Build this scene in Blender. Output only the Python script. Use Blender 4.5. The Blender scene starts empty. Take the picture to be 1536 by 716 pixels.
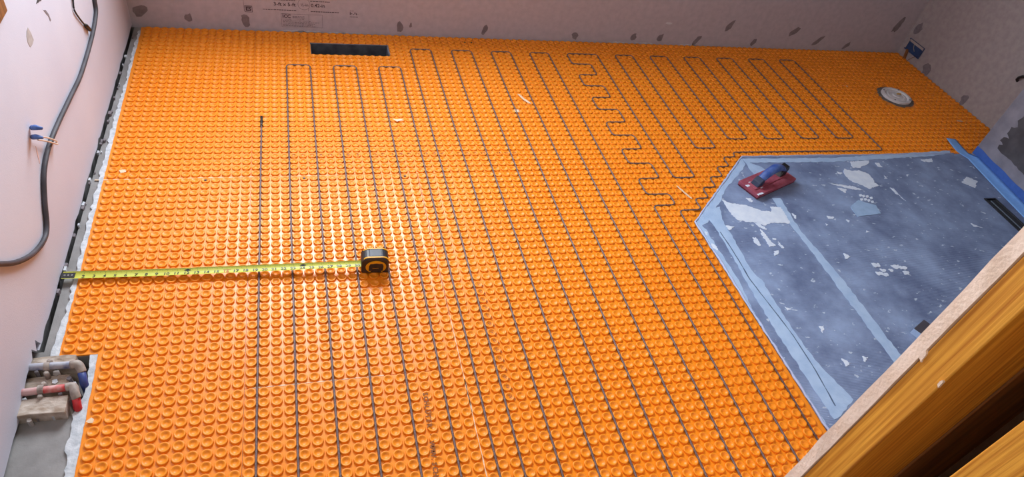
import bpy, bmesh, math, random
from mathutils import Vector, Matrix
random.seed(7)
scene = bpy.context.scene
col = scene.collection
P = 0.03                      # stud pitch of the floor membrane, metres

# ------------------------------------------------------------------ camera
IW, IH = 1536.0, 716.0
F_PX, CX, CY = 1014.744, 742.7226, 377.7606
CAM = Vector((0.13588, -1.74535, 1.46570))
RIGHT = Vector((0.9626884, -0.2219432, 0.1548296))
DOWN = Vector((-0.0503645, -0.7090951, -0.7033119))
FWD = Vector((0.2658842, 0.6692723, -0.6938157))
cd = bpy.data.cameras.new('camera')
cam = bpy.data.objects.new('camera', cd)
col.objects.link(cam)
cd.sensor_fit = 'HORIZONTAL'
cd.sensor_width = 36.0
cd.lens = F_PX * 36.0 / IW
cd.shift_x = (IW / 2 - CX) / IW
cd.shift_y = (CY - IH / 2) / IW
cd.clip_start = 0.02
cam.matrix_world = Matrix(((RIGHT.x, -DOWN.x, -FWD.x, CAM.x),
                           (RIGHT.y, -DOWN.y, -FWD.y, CAM.y),
                           (RIGHT.z, -DOWN.z, -FWD.z, CAM.z),
                           (0, 0, 0, 1)))
scene.camera = cam

# ------------------------------------------------------------------ light
w = bpy.data.worlds.new('world')
scene.world = w
w.use_nodes = True
bg = w.node_tree.nodes['Background']
bg.inputs[0].default_value = (0.92, 0.96, 1.0, 1)
bg.inputs[1].default_value = 0.13

WIN = (-0.32, 0.90, 0.95, 2.10)         # window opening in the back wall: x0 x1 z0 z1
def area(name, loc, rot, sx, sy, power, colour):
    l = bpy.data.lights.new(name, 'AREA')
    l.shape = 'RECTANGLE'; l.size = sx; l.size_y = sy
    l.energy = power; l.color = colour
    o = bpy.data.objects.new(name, l); col.objects.link(o)
    o.location = loc; o.rotation_euler = rot
    return o
# daylight entering through the window in the back wall
area('window_daylight', ((WIN[0] + WIN[1]) / 2, 1.10, (WIN[2] + WIN[3]) / 2), (math.radians(-90), 0, 0),
     WIN[1] - WIN[0], WIN[3] - WIN[2], 118.0, (0.88, 0.94, 1.0))
# added warm fill behind the camera, brightens the stud faces and front floor
area('warm_fill_light', (-0.10, -2.0, 2.38), (0, 0, 0), 0.4, 0.4, 12.0, (1.0, 0.88, 0.72))

vs = scene.view_settings
vs.view_transform = 'Standard'
vs.look = 'None'
vs.exposure = 0.0
vs.gamma = 1.0
vs.use_curve_mapping = False

# ------------------------------------------------------------------ helpers
def lin(r, g, b):
    f = lambda c: (c / 255 / 12.92) if c <= 10 else ((c / 255 + 0.055) / 1.055) ** 2.4
    return (f(r), f(g), f(b), 1)

def mat(name, c1, c2=None, scale=8.0, rough=0.6, bump=0.0, bscale=None, stretch=(1, 1, 1), spec=0.5,
        metal=0.0, detail=4.0, lo=0.35, hi=0.65):
    m = bpy.data.materials.new(name); m.use_nodes = True
    nt = m.node_tree; n = nt.nodes; L = nt.links
    b = n['Principled BSDF']
    b.inputs['Roughness'].default_value = rough
    b.inputs['Metallic'].default_value = metal
    b.inputs['Specular IOR Level'].default_value = spec
    b.inputs['Base Color'].default_value = c1
    if c2 is None and bump == 0:
        return m
    tc = n.new('ShaderNodeTexCoord'); mp = n.new('ShaderNodeMapping')
    mp.inputs['Scale'].default_value = stretch
    L.new(tc.outputs['Object'], mp.inputs[0])
    if c2 is not None:
        no = n.new('ShaderNodeTexNoise'); no.inputs['Scale'].default_value = scale
        no.inputs['Detail'].default_value = detail
        L.new(mp.outputs[0], no.inputs['Vector'])
        r = n.new('ShaderNodeValToRGB')
        r.color_ramp.elements[0].position = lo; r.color_ramp.elements[1].position = hi
        r.color_ramp.elements[0].color = c1; r.color_ramp.elements[1].color = c2
        L.new(no.outputs['Fac'], r.inputs[0]); L.new(r.outputs[0], b.inputs['Base Color'])
    if bump:
        nb = n.new('ShaderNodeTexNoise'); nb.inputs['Scale'].default_value = bscale or scale
        nb.inputs['Detail'].default_value = 3
        L.new(mp.outputs[0], nb.inputs['Vector'])
        bp = n.new('ShaderNodeBump'); bp.inputs['Strength'].default_value = bump
        bp.inputs['Distance'].default_value = 0.002
        L.new(nb.outputs['Fac'], bp.inputs['Height']); L.new(bp.outputs[0], b.inputs['Normal'])
    return m

def tag(o, label=None, cat=None, group=None, kind=None):
    if label: o['label'] = label
    if cat: o['category'] = cat
    if group: o['group'] = group
    if kind: o['kind'] = kind
    return o

def empty(name, loc=(0, 0, 0), rz=0.0):
    o = bpy.data.objects.new(name, None); col.objects.link(o)
    o.empty_display_size = 0.05
    o.location = loc; o.rotation_euler = (0, 0, rz)
    return o

class MB:
    """collects geometry, builds one mesh object"""
    def __init__(s): s.v = []; s.f = []
    def add(s, vs, fs):
        k = len(s.v); s.v += [tuple(p) for p in vs]; s.f += [tuple(i + k for i in f) for f in fs]; return s
    def box(s, x0, x1, y0, y1, z0, z1):
        v = [(x0, y0, z0), (x1, y0, z0), (x1, y1, z0), (x0, y1, z0), (x0, y0, z1), (x1, y0, z1), (x1, y1, z1), (x0, y1, z1)]
        return s.add(v, [(3, 2, 1, 0), (4, 5, 6, 7), (0, 1, 5, 4), (1, 2, 6, 5), (2, 3, 7, 6), (3, 0, 4, 7)])
    def prism(s, poly, z0, z1, fn=None):
        """polygon (a,b) extruded between z0 and z1; fn maps (a,b,z) to a point"""
        fn = fn or (lambda a, b, z: (a, b, z)); n = len(poly)
        ar = sum(poly[i][0] * poly[(i + 1) % n][1] - poly[(i + 1) % n][0] * poly[i][1] for i in range(n))
        if ar < 0: poly = poly[::-1]
        v = [fn(a, b, z0) for a, b in poly] + [fn(a, b, z1) for a, b in poly]
        f = [tuple(range(n - 1, -1, -1)), tuple(range(n, 2 * n))] + [(i, (i + 1) % n, n + (i + 1) % n, n + i) for i in range(n)]
        return s.add(v, f)
    def tube(s, pts, r, n=8, caps=True, radii=None):
        pts = [Vector(p) for p in pts]; m = len(pts)
        up = Vector((0, 0, 1)); rings = []
        for i, p in enumerate(pts):
            t = (pts[min(i + 1, m - 1)] - pts[max(i - 1, 0)]).normalized()
            a = t.cross(up)
            if a.length < 1e-3: a = t.cross(Vector((1, 0, 0)))
            a.normalize(); b = a.cross(t)
            rr = radii[i] if radii else r
            rings += [p + (a * math.cos(2 * math.pi * k / n) + b * math.sin(2 * math.pi * k / n)) * rr for k in range(n)]
        f = [(i * n + k, i * n + (k + 1) % n, (i + 1) * n + (k + 1) % n, (i + 1) * n + k) for i in range(m - 1) for k in range(n)]
        if caps: f += [tuple(range(n - 1, -1, -1)), tuple((m - 1) * n + k for k in range(n))]
        return s.add(rings, f)
    def lathe(s, prof, n=24, c=(0, 0, 0)):
        v = []; f = []
        for r, z in prof:
            v += [(c[0] + r * math.cos(2 * math.pi * k / n), c[1] + r * math.sin(2 * math.pi * k / n), c[2] + z) for k in range(n)]
        for i in range(len(prof) - 1):
            f += [(i * n + k, i * n + (k + 1) % n, (i + 1) * n + (k + 1) % n, (i + 1) * n + k) for k in range(n)]
        f += [tuple(range(n - 1, -1, -1)), tuple((len(prof) - 1) * n + k for k in range(n))]
        return s.add(v, f)
    def build(s, name, m, parent=None, smooth=False, label=None, cat=None, kind=None, bevel=0.0, fix=True, local=False):
        me = bpy.data.meshes.new(name)
        me.from_pydata(s.v, [], s.f); me.update()
        if fix:
            b = bmesh.new(); b.from_mesh(me); bmesh.ops.recalc_face_normals(b, faces=b.faces)
            b.to_mesh(me); b.free()
        if smooth:
            me.polygons.foreach_set('use_smooth', [True] * len(me.polygons))
        me.materials.append(m)
        o = bpy.data.objects.new(name, me); col.objects.link(o)
        if parent:
            o.parent = parent
            if not local: o.matrix_parent_inverse = parent.matrix_basis.inverted()
        if bevel:
            md = o.modifiers.new('bevel', 'BEVEL'); md.width = bevel; md.segments = 3; md.limit_method = 'ANGLE'
        return tag(o, label, cat, None, kind)

def ragged(poly, step, amp, closed=True):
    """subdivide a polygon outline and jitter it"""
    out = []; n = len(poly)
    for i in range(n if closed else n - 1):
        a = Vector(poly[i]); b = Vector(poly[(i + 1) % n]); d = b - a
        k = max(1, int(d.length / step)); nn = Vector((-d.y, d.x)); nn.normalize()
        for j in range(k):
            p = a + d * (j / k) + (nn * random.uniform(-amp, amp) if j else nn * random.uniform(-amp, amp) * .3)
            out.append((p.x, p.y))
    if not closed: out.append(tuple(poly[-1]))
    return out

def W(u, v, z=0.0):                     # membrane grid position to metres
    return (u * P, -v * P, z)
def on_floor(a, b, z): return (a * P, -b * P, z)

def text_mesh(body, size, bold=0.0):
    cu = bpy.data.curves.new('t', 'FONT'); cu.body = body; cu.size = size; cu.align_x = 'CENTER'; cu.align_y = 'CENTER'
    cu.offset = bold; cu.resolution_u = 2
    o = bpy.data.objects.new('t', cu); col.objects.link(o)
    dg = bpy.context.evaluated_depsgraph_get()
    me = bpy.data.meshes.new_from_object(o.evaluated_get(dg))
    vs = [tuple(v.co) for v in me.vertices]; fs = [tuple(p.vertices) for p in me.polygons]
    bpy.data.objects.remove(o); bpy.data.curves.remove(cu); bpy.data.meshes.remove(me)
    return vs, fs

# ------------------------------------------------------------------ materials
def membrane_material():
    m = mat('orange_membrane', lin(237, 138, 25), lin(242, 144, 31), 2.5, 0.30, spec=0.5)
    return m
M_ORANGE = membrane_material()
M_STUD = mat('orange_stud', lin(237, 138, 25), lin(242, 144, 31), 2.5, 0.42, spec=0.35)
M_PALEWALL = mat('pale_wallboard', lin(196, 198, 214), lin(204, 206, 220), 3.0, 0.7, 0.15, 300)
M_GREYBOARD = mat('grey_cement_board', lin(170, 166, 176), lin(180, 175, 184), 40.0, 0.75, 0.25, 400)
M_BROWNBOARD = mat('brown_grey_board', lin(156, 148, 148), lin(168, 160, 158), 40.0, 0.75, 0.25, 400)
M_CONCRETE = mat('grey_concrete', lin(128, 126, 126), lin(150, 148, 148), 12.0, 0.85, 0.4, 120)
M_THINSET = mat('white_thinset', lin(176, 182, 190), lin(208, 212, 218), 60.0, 0.85, 0.7, 160)
M_SMEAR = mat('grey_thinset_smear', lin(112, 106, 112), lin(128, 121, 126), 60.0, 0.85, 0.4, 200)
M_CEIL = mat('bare_ceiling_board', lin(104, 98, 94), None, rough=0.8)
M_PRINT = mat('dark_print', lin(62, 52, 62), None, rough=0.7)
M_BLACK = mat('black_plastic', lin(26, 26, 29), None, rough=0.4)
M_GAPSHADE = mat('gap_shade', lin(50, 48, 50), lin(75, 72, 74), 40, rough=0.9)
M_WOOD = mat('golden_pine', lin(184, 112, 26), lin(240, 176, 66), 9.0, 0.5, 0.2, 20, stretch=(26, 26, .5), lo=.3, hi=.7, detail=6)
M_WOODD = mat('dark_pine', lin(96, 58, 26), lin(150, 98, 46), 9.0, 0.6, 0.2, 20, stretch=(14, 14, .55), lo=.3, hi=.7, detail=6)  # pine in a darker brown tone
M_CABLE = mat('grey_brown_cable', lin(84, 66, 66), lin(122, 102, 102), 260.0, 0.5)
M_CORD = mat('dark_grey_cord', lin(52, 50, 57), lin(70, 68, 76), 20.0, 0.6)

BANDS = [
  [(60.66,-3.51),(60.08,-3.38),(50.52,5.71),(47.99,8.38),(48.05,9.18),(49.67,8.37),(51.56,6.36),(53.70,4.15),(54.99,2.56),(59.31,-1.02),(60.55,-2.38)],
  [(47.99,8.38),(48.52,8.19),(48.91,9.57),(48.85,12.29),(48.91,15.01),(48.98,17.40),(48.54,20.48),(48.31,23.75),(48.46,27.90),(48.69,34.85),(48.49,35.37)],
  [(50.03,7.46),(50.18,9.64),(50.10,12.38),(49.96,16.20),(49.78,17.47),(49.50,24.56),(49.62,29.59),(49.77,34.65),(50.08,34.63),(51.19,34.07),(53.05,33.02),(51.77,28.27),(51.58,22.67),(51.78,17.63),(51.31,16.51),(51.52,12.48),(51.68,10.18),(51.78,7.91),(52.63,5.70),(51.62,5.89)],
  [(60.70,4.46),(60.45,9.10),(60.60,11.31),(60.53,18.36),(60.40,40.0),(61.70,40.0),(61.89,18.48),(61.22,10.31),(61.85,4.51)],
  [(60.71,-2.86),(62.44,-1.90),(62.87,-1.05),(61.49,0.49),(60.61,0.46),(60.68,-1.95)],
  [(60.66,-3.51),(60.71,-2.66),(74.59,-2.46),(92.77,-3.43),(96.35,-3.99),(96.89,-4.63),(75.18,-3.34)],
]
PATCHES = [
  [(53.51,4.31),(54.32,5.18),(56.40,5.69),(58.00,6.79),(59.18,6.95),(59.54,6.05),(60.90,6.22),(60.79,7.75),(60.59,9.14),(57.91,8.88),(56.88,9.31),(55.98,8.71),(54.83,8.57),(53.82,8.16),(53.53,7.56),(53.49,6.76)],
  [(55.80,8.76),(56.39,9.09),(56.86,9.89),(56.51,9.96),(55.98,9.55)],
  [(54.18,11.14),(54.61,11.17),(54.51,12.54),(54.06,12.42),(53.97,11.78)],
  [(57.17,11.99),(57.35,13.10),(56.96,13.11),(56.88,12.61)],
  [(55.97,9.84),(56.18,10.80),(56.19,12.11),(56.46,12.68),(55.44,12.88),(55.61,12.07),(55.60,10.76)],
  [(57.02,4.26),(57.69,4.50),(57.56,5.02),(57.04,5.10)],
  [(56.68,11.40),(57.14,11.52),(56.91,11.78),(56.57,11.72)],
  [(51.72,9.01),(52.78,9.26),(51.77,9.77)],
  [(48.53,9.76),(48.86,9.97),(48.60,10.51),(48.36,10.40)],
  [(48.36,11.59),(48.91,12.34),(48.61,12.94),(48.20,12.47)],
  [(55.67,13.53),(56.41,13.40),(55.99,14.00),(55.34,14.22)],
  [(61.81,7.40),(62.20,7.82),(61.83,8.41),(61.70,8.10)],
  [(75.30,-0.91),(76.33,-0.40),(77.50,-0.61),(78.55,0.39),(78.51,1.35),(78.19,2.16),(78.40,2.75),(76.40,3.36),(76.00,2.66),(74.79,1.80),(74.56,1.09),(74.73,-0.21)],
  [(77.39,-2.46),(80.74,-2.63),(80.02,-1.89),(77.93,-1.08),(76.83,-1.11)],
  [(81.33,-2.11),(81.89,-2.10),(81.92,-1.10),(81.26,-1.24)],
  [(70.97,1.90),(74.29,2.78),(75.36,3.55),(73.60,3.25),(71.80,2.50)],
  [(71.59,2.95),(72.82,3.22),(72.20,3.98),(71.82,3.52)],
  [(66.51,8.10),(67.43,8.36),(67.08,8.75),(66.35,8.60)],
  [(79.85,3.27),(80.40,3.41),(80.27,4.66),(80.00,4.65),(79.88,3.85)],
  [(80.18,4.66),(80.41,6.02),(80.21,5.56)],
  [(73.73,-0.36),(74.47,-0.09),(74.05,0.25),(73.64,0.05)],
  [(80.85,0.59),(80.96,1.31),(80.38,1.46)],
  [(68.78,8.94),(69.21,9.17),(68.93,9.46)],
  [(65.45,9.46),(65.78,9.58),(65.36,9.85)],
  [(70.47,10.96),(70.74,11.27),(70.24,11.38)],
  [(84.76,0.59),(85.14,0.72),(84.57,1.07)],
  [(89.73,-2.55),(91.97,-2.81),(91.49,-1.99),(90.01,-2.15)],
  [(67.72,17.26),(68.30,17.34),(68.55,17.47),(68.26,17.73),(67.82,17.71)],
  [(68.85,17.42),(69.41,17.44),(69.50,17.62),(69.36,17.79),(68.96,17.73)],
  [(70.37,17.07),(71.43,17.12),(71.50,17.36),(71.27,17.67),(70.65,17.55)],
  [(67.60,17.97),(68.32,17.95),(68.35,18.14),(68.23,18.41),(67.67,18.41)],
  [(70.54,17.88),(71.39,17.88),(71.36,18.19),(71.08,18.48),(70.51,18.39)],
  [(66.93,17.61),(67.75,17.74),(67.80,17.97),(67.72,18.17),(66.86,18.17)],
  [(69.62,16.85),(70.85,16.89),(70.63,17.13),(70.46,17.35),(69.89,17.43)],
  [(67.30,16.31),(68.28,16.41),(68.24,16.67),(68.06,16.96),(67.32,16.97)],
  [(70.84,17.24),(71.53,17.14),(71.65,17.41),(71.39,17.60),(70.95,17.55)],
  [(87.21,10.64),(88.36,11.59),(87.10,11.26)],
  [(94.75,1.37),(95.74,2.44),(94.01,3.83),(92.80,2.63)],
  [(54.75,24.40),(55.47,24.30),(54.68,25.27)],
  [(54.81,28.46),(55.48,29.10),(54.64,29.40)],
  [(57.28,28.49),(57.91,28.64),(57.07,29.12)],
  [(52.37,21.48),(52.92,21.81),(52.45,22.04)],
  [(64.63,14.48),(65.26,15.07),(64.19,15.53)],
]
BLUE_PATCH = [
  [(71.13,6.66),(73.19,5.46),(73.83,5.93),(75.15,6.54),(74.77,8.12),(72.46,8.32),(70.92,8.55),(70.97,7.50)],
]
DOTS = [
  [(74.00,4.39),(74.45,4.32),(74.29,4.72),(73.87,4.83)],
  [(74.38,4.57),(74.82,4.50),(74.66,4.89),(74.24,5.01)],
  [(74.89,4.66),(75.33,4.59),(75.17,4.98),(74.75,5.09)],
  [(75.29,4.99),(75.73,4.92),(75.57,5.31),(75.15,5.42)],
  [(73.63,5.18),(74.06,5.11),(73.91,5.50),(73.49,5.61)],
  [(74.19,5.20),(74.63,5.13),(74.47,5.52),(74.06,5.64)],
  [(74.57,5.44),(75.01,5.37),(74.85,5.76),(74.43,5.87)],
  [(74.93,5.72),(75.37,5.65),(75.22,6.04),(74.80,6.15)],
]
JOINT_LINE = [
  [(50.45,10.00),(50.52,12.41),(50.49,14.41),(50.34,17.51),(50.80,21.79),(51.13,25.15),(51.10,29.45),(50.75,33.4)],
]

# ================================================================== SETTING
LX = -0.495          # face of the left wall
BY = 1.0245          # face of the back wall
RX = 3.30            # face of the right wall
CEIL = 2.42
VENT = (6.25, 16.85, -30.80, -28.05)     # u0 u1 v0 v1
PIT = (-17.6, -12.45, 20.25, 25.75)

def rect_minus(x0, x1, y0, y1, holes):
    xs = sorted({x0, x1} | {c for h in holes for c in h[:2]}); ys = sorted({y0, y1} | {c for h in holes for c in h[2:]})
    for i in range(len(xs) - 1):
        for j in range(len(ys) - 1):
            mx = (xs[i] + xs[i + 1]) / 2; my = (ys[j] + ys[j + 1]) / 2
            if any(h[0] < mx < h[1] and h[2] < my < h[3] for h in holes): continue
            if x0 <= mx <= x1 and y0 <= my <= y1: yield xs[i], xs[i + 1], ys[j], ys[j + 1]

def hole_m(h): return (h[0] * P, h[1] * P, -h[3] * P, -h[2] * P)
fl = MB()
GAP = (-0.512, -0.489, -0.585, 1.03)         # open joint along the foot of the left wall
for a in rect_minus(-0.75, 3.5, -3.2, 1.2, [hole_m(VENT), hole_m(PIT), GAP]):
    fl.box(*a, -0.12, -0.004)
fl.box(-0.75, 3.5, -3.2, 1.2, -0.30, -0.28)
floor = tag(fl.build('floor', M_CONCRETE), 'bare grey concrete slab under the orange membrane', None, kind='structure')
# bottom of the plumbing pit
MB().box(PIT[0] * P, PIT[1] * P, -PIT[3] * P, -PIT[2] * P, -0.12, -0.05).build('pit_bottom', M_CONCRETE, floor)

# left wall, its lower edge broken off above the slab
poly = [(1.03, CEIL), (1.03, 0.006)]
y = 1.03
while y > -0.56:
    y -= random.uniform(0.015, 0.05); poly.append((y, 0.006 + abs(random.gauss(0, 0.004))))
for yy, zz in [(-0.57, .012), (-0.585, .045), (-0.60, .02), (-0.615, .048), (-0.63, .03), (-0.68, .034), (-0.72, .026), (-0.765, .022), (-0.78, .008), (-0.83, .012), (-0.90, .008), (-3.2, .01)]:
    poly.append((yy, zz))
poly.append((-3.2, CEIL))
wl = tag(MB().prism(poly, LX - 0.013, LX, lambda a, b, z: (z, a, b)).build('wall_left', M_PALEWALL), 'pale wallboard wall with a ragged lower edge', kind='structure')
MB().box(-0.62, LX - 0.022, -3.2, 1.03, -0.004, CEIL).build('framing', M_GAPSHADE, wl)  # framing coloured near black, shade of the open joint put into its colour

# back wall with the window above the picture
wb = MB()
for x0, x1, z0, z1 in rect_minus(-0.62, 3.5, -0.004, CEIL, [(WIN[0], WIN[1], WIN[2], WIN[3])]):
    wb.box(x0, x1, BY, BY + 0.10, z0, z1)
wb = tag(wb.build('wall_back', M_GREYBOARD), 'mauve grey cement board wall with printed lettering', kind='structure')
wf = MB(); t = 0.045
wf.box(WIN[0], WIN[0] + t, BY + .02, BY + .06, WIN[2], WIN[3]).box(WIN[1] - t, WIN[1], BY + .02, BY + .06, WIN[2], WIN[3])
wf.box(WIN[0] + t, WIN[1] - t, BY + .02, BY + .06, WIN[2], WIN[2] + t).box(WIN[0] + t, WIN[1] - t, BY + .02, BY + .06, WIN[3] - t, WIN[3])
tag(wf.build('window_1', M_CEIL), 'white window frame', kind='structure')

wr = tag(MB().box(RX, RX + .1, -3.2, BY + .1, -0.004, CEIL).build('wall_right', M_BROWNBOARD), 'brown grey cement board wall', kind='structure')
tag(MB().box(-0.62, 3.5, -3.2, BY + .1, CEIL, CEIL + .1).build('ceiling', M_CEIL), 'bare grey ceiling board', kind='structure')

# ---- shower side wall: stands proud of the right wall
S0 = Vector((100.35 * P, 3.85 * P)); S1 = Vector((94.6 * P, -46.3 * P))
SD = (S1 - S0).normalized(); SN = Vector((SD.y, -SD.x))          # SN points into the shower (-x)
if SN.x > 0: SN = -SN
def on_sw(a, b, z):                # a along the wall, b height, z out of the wall
    p = S0 + SD * a + SN * z; return (p.x, p.y, b)
M_SW = mat('grey_waterproofed_board', lin(138, 138, 150), lin(118, 118, 130), 14.0, 0.7, 0.3, 80)
M_SWD = mat('dark_grey_wet_patch', lin(62, 62, 68), lin(78, 78, 84), 20.0, 0.6, 0.2, 100)
ws = tag(MB().prism([(0, -0.004), (1.53, -0.004), (1.53, CEIL), (0, CEIL)], -0.28, 0.0, on_sw).build('wall_shower', M_SW), 'light grey board wall beside the shower base', kind='structure')
dp = [(.20, .098), (.16, .10), (.13, .098), (.085, .10), (.08, .115), (.095, .125), (.07, .13), (.075, .15), (.10, .16), (.075, .17), (.072, .20), (.095, .215), (.075, .235), (.085, .26), (.06, .30), (.07, .40), (.06, .9), (1.4, .9), (1.4, .11), (.6, .105), (.35, .10)]
MB().prism(ragged(dp, .012, .003), 0.0, 0.0008, on_sw).build('waterproof_coat', M_SWD, ws, label='dark grey brushed coating')

# ---- front partition: backer board on open studs
wx = 0.826
wfp = empty('wall_front', (wx, -1.42, 0)); tag(wfp, 'backer board edge on open golden pine studs', kind='structure')
def local(mb, name, m, root, **k):
    return mb.build(name, m, root, **k)
bp_ = [(wx, -1.410), (wx, -1.3915)]
bb = MB()
n = 60; ring = []
vv = []; ff = []
for i in range(n + 1):
    z = -0.004 + (CEIL + .004) * i / n; j = random.uniform(-.0012, .0012); j2 = random.uniform(-.0008, .0008)
    vv += [(wx + j, -1.4095, z), (wx + j2, -1.3915 + j, z), (2.8, -1.3915, z), (2.8, -1.4095, z)]
for i in range(n):
    for k in range(4): ff.append((i * 4 + k, i * 4 + (k + 1) % 4, i * 4 + 4 + (k + 1) % 4, i * 4 + 4 + k))
ff += [(3, 2, 1, 0), (n * 4, n * 4 + 1, n * 4 + 2, n * 4 + 3)]
M_EDGE = mat('pale_board_edge', lin(232, 208, 186), lin(244, 224, 206), 30, 0.8, 0.4, 200)
local(bb.add(vv, ff), 'backer_board', M_EDGE, wfp)
local(MB().box(wx + .002, wx + .113, -1.448, -1.4105, -.004, CEIL), 'stud', M_WOOD, wfp, bevel=.002)
local(MB().box(wx + .114, wx + .214, -1.450, -1.4105, -.004, CEIL), 'stud', M_WOODD, wfp, bevel=.002)
local(MB().box(wx + .0, wx + .113, -1.566, -1.526, -.004, CEIL), 'stud', M_WOOD, wfp, bevel=.002)
local(MB().box(wx + .40, wx + .44, -1.52, -1.42, -.004, CEIL), 'stud', M_WOODD, wfp, bevel=.002)
local(MB().box(wx + .114, 2.8, -1.568, -1.53, -.004, CEIL), 'lining_board', M_WOODD, wfp)
# filler smears on the stud and board edge
for (yy, zz, sy, sz) in [(-1.4115, .905, .0035, .008), (-1.447, .90, .0015, .006)]:
    pl = ragged([(yy - sy, zz - sz), (yy + sy, zz - sz * .6), (yy + sy * .6, zz + sz), (yy - sy * .4, zz + sz * .7)], .004, .0012)
    local(MB().prism(pl, wx - .0005, wx + .003, lambda a, b, z: (z, a, b)), 'filler_smear', M_EDGE, wfp)
local(MB().prism(ragged([(-1.550, .70), (-1.547, .698), (-1.546, .715), (-1.549, .72)], .006, .002), wx - .0008, wx + .003, lambda a, b, z: (z, a, b)), 'filler_smear', M_THINSET, wfp)

# ---- marks on the walls
def wall_patch(root, axis, val, cy, cz, sy, sz, m, name='thinset_patch', tilt=0.0, t=.0007, sign=-1):
    n = 11; pl = []
    for k in range(n):
        a = 2 * math.pi * k / n; r = random.uniform(.72, 1.15)
        x = math.cos(a) * sy * r; y = math.sin(a) * sz * r
        pl.append((cy + x + y * tilt, cz + y))
    pl = ragged(pl, .008, .0022)
    fn = (lambda a, b, z: (a, z, b)) if axis == 'y' else (lambda a, b, z: (z, a, b))
    return MB().prism(pl, val - .0005, val + sign * t, fn).build(name, m, root)
for x, z, sx, sz, tl in [(-.454, .07, .028, .026, .5), (-.281, .045, .016, .02, 0), (-.066, .040, .018, .028, 0), (.571, .04, .016, .03, 0), (.954, .041, .014, .026, .3), (1.396, .030, .018, .02, 0),
                         (1.696, .034, .017, .021, .2), (1.84, .034, .016, .024, .2), (2.044, .029, .017, .024, .5), (2.196, .115, .018, .03, .4), (2.37, .03, .015, .022, .4), (2.583, .10, .019, .028, .6), (2.752, .05, .018, .034, .7), (2.946, .03, .016, .022, .6), (.618, .05, .006, .012, 0), (3.20, .16, .02, .05, .2)]:
    wall_patch(wb, 'y', BY, x, z, sx, sz, M_SMEAR, tilt=tl)
wall_patch(wb, 'y', BY, 1.86, .112, .022, .006, M_THINSET, 'white_scuff')
for x in (.12, .19, .30, .36, 1.63, 1.76, 2.0):
    wall_patch(wb, 'y', BY, x, .004, .05, .003, M_THINSET, 'white_scuff')
for yy, zz, sy, sz in [(.985, .16, .022, .035), (.80, .03, .03, .03), (.515, .03, .02, .03)]:
    wall_patch(wr, 'x', RX, yy, zz, sy, sz, M_SMEAR)
# printing on the back board
pr = MB()
def put(body, size, cx, cz, bold=0.0, width=None):
    vs_, fs_ = text_mesh(body, size, bold)
    sx = 1.0
    if width: sx = width / (max(v[0] for v in vs_) - min(v[0] for v in vs_))
    pr.add([(cx + v[0] * sx, BY - .0004, cz + v[1]) for v in vs_], fs_)
def rect(x0, x1, z0, z1): pr.add([(x0, BY - .0004, z0), (x1, BY - .0004, z0), (x1, BY - .0004, z1), (x0, BY - .0004, z1)], [(0, 1, 2, 3)])
def frame(x0, x1, z0, z1, t=.0008): rect(x0, x1, z0, z0 + t); rect(x0, x1, z1 - t, z1); rect(x0, x0 + t, z0, z1); rect(x1 - t, x1, z0, z1)
put('3-ft x 5-ft', .021, .093, .120, .0004, .086)
put('\u00bd-in', .018, .172, .121, .0002, .030)
put('0.42-in', .021, .226, .120, .0004, .056)
for k in range(36):
    a0 = 2 * math.pi * k / 36; a1 = 2 * math.pi * (k + 1) / 36
    pts = [(.170 + r * math.cos(a), BY - .0004, .124 + r * math.sin(a)) for a, r in ((a0, .0235), (a1, .0235), (a1, .0245), (a0, .0245))]
    pr.add(pts, [(0, 1, 2, 3)])
def dashes(x0, x1, z, h=.0028):                       # lines of small print too fine to read
    x = x0
    while x < x1:
        l = random.uniform(.004, .011); rect(x, min(x + l, x1), z - h / 2 + random.uniform(-.0004, .0004), z + h / 2); x += l + .0018
dashes(.006, .138, .0955); dashes(.196, .312, .094, .0034); dashes(.046, .136, .1385); dashes(.195, .275, .1385, .003)
rect(.187, .188, .094, .105)
frame(.077, .243, .022, .080); rect(.187, .188, .030, .080)
put('ICC', .020, .098, .068, .0006, .032); rect(.080, .116, .055, .0565); rect(.080, .116, .078, .0795)
for z in (.070, .064, .058): dashes(.122, .17, z, .0016)
for z in (.050, .044, .038, .032, .027): dashes(.082, random.uniform(.18, .235), z, .0016)
rect(-.0665, -.0655, .085, .145)
frame(-.064, -.034, .080, .108, .002); put('ES', .020, -.049, .093, .001, .022); rect(-.060, -.038, .1025, .105)
dashes(.356, .372, .104, .002); [rect(.356 + .0065 * k, .3595 + .0065 * k, .0865 + .003 * (k % 2), .0985 - .004 * (k % 3)) for k in range(6)]; dashes(.356, .392, .0775, .0026)
pr.build('printed_lettering', M_PRINT, wb, label='dark printed sizes and markings', fix=False)

# left wall: gouges, a painted dark hole and stain
M_TAN = mat('torn_tan_core', lin(160, 154, 152), lin(180, 174, 172), 60, .9)
MB().prism(ragged([(-.016, .528), (-.002, .530), (.005, .513), (.008, .492), (-.008, .489), (-.028, .492), (-.033, .506), (-.028, .520)], .01, .0015), LX - .0005, LX + .0007, lambda a, b, z: (z, a, b)).build('gouge', M_TAN, wl)
wall_patch(wl, 'x', LX, .139, .538, .034, .008, M_GAPSHADE, 'hole_shade', tilt=-1.4, sign=1)  # flat patch, the hole's inner shade painted as dark colour
MB().prism(ragged([(.136, .507), (.150, .500), (.163, .482), (.166, .464), (.158, .464), (.156, .480), (.146, .492)], .01, .001), LX - .0005, LX + .0007, lambda a, b, z: (z, a, b)).build('scrape', M_SMEAR, wl)
M_PINK = mat('pink_stain', lin(222, 196, 194), None, rough=.8)
wall_patch(wl, 'x', LX, -.208, .300, .004, .024, M_PINK, 'stain', tilt=.3, sign=1)

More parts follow.
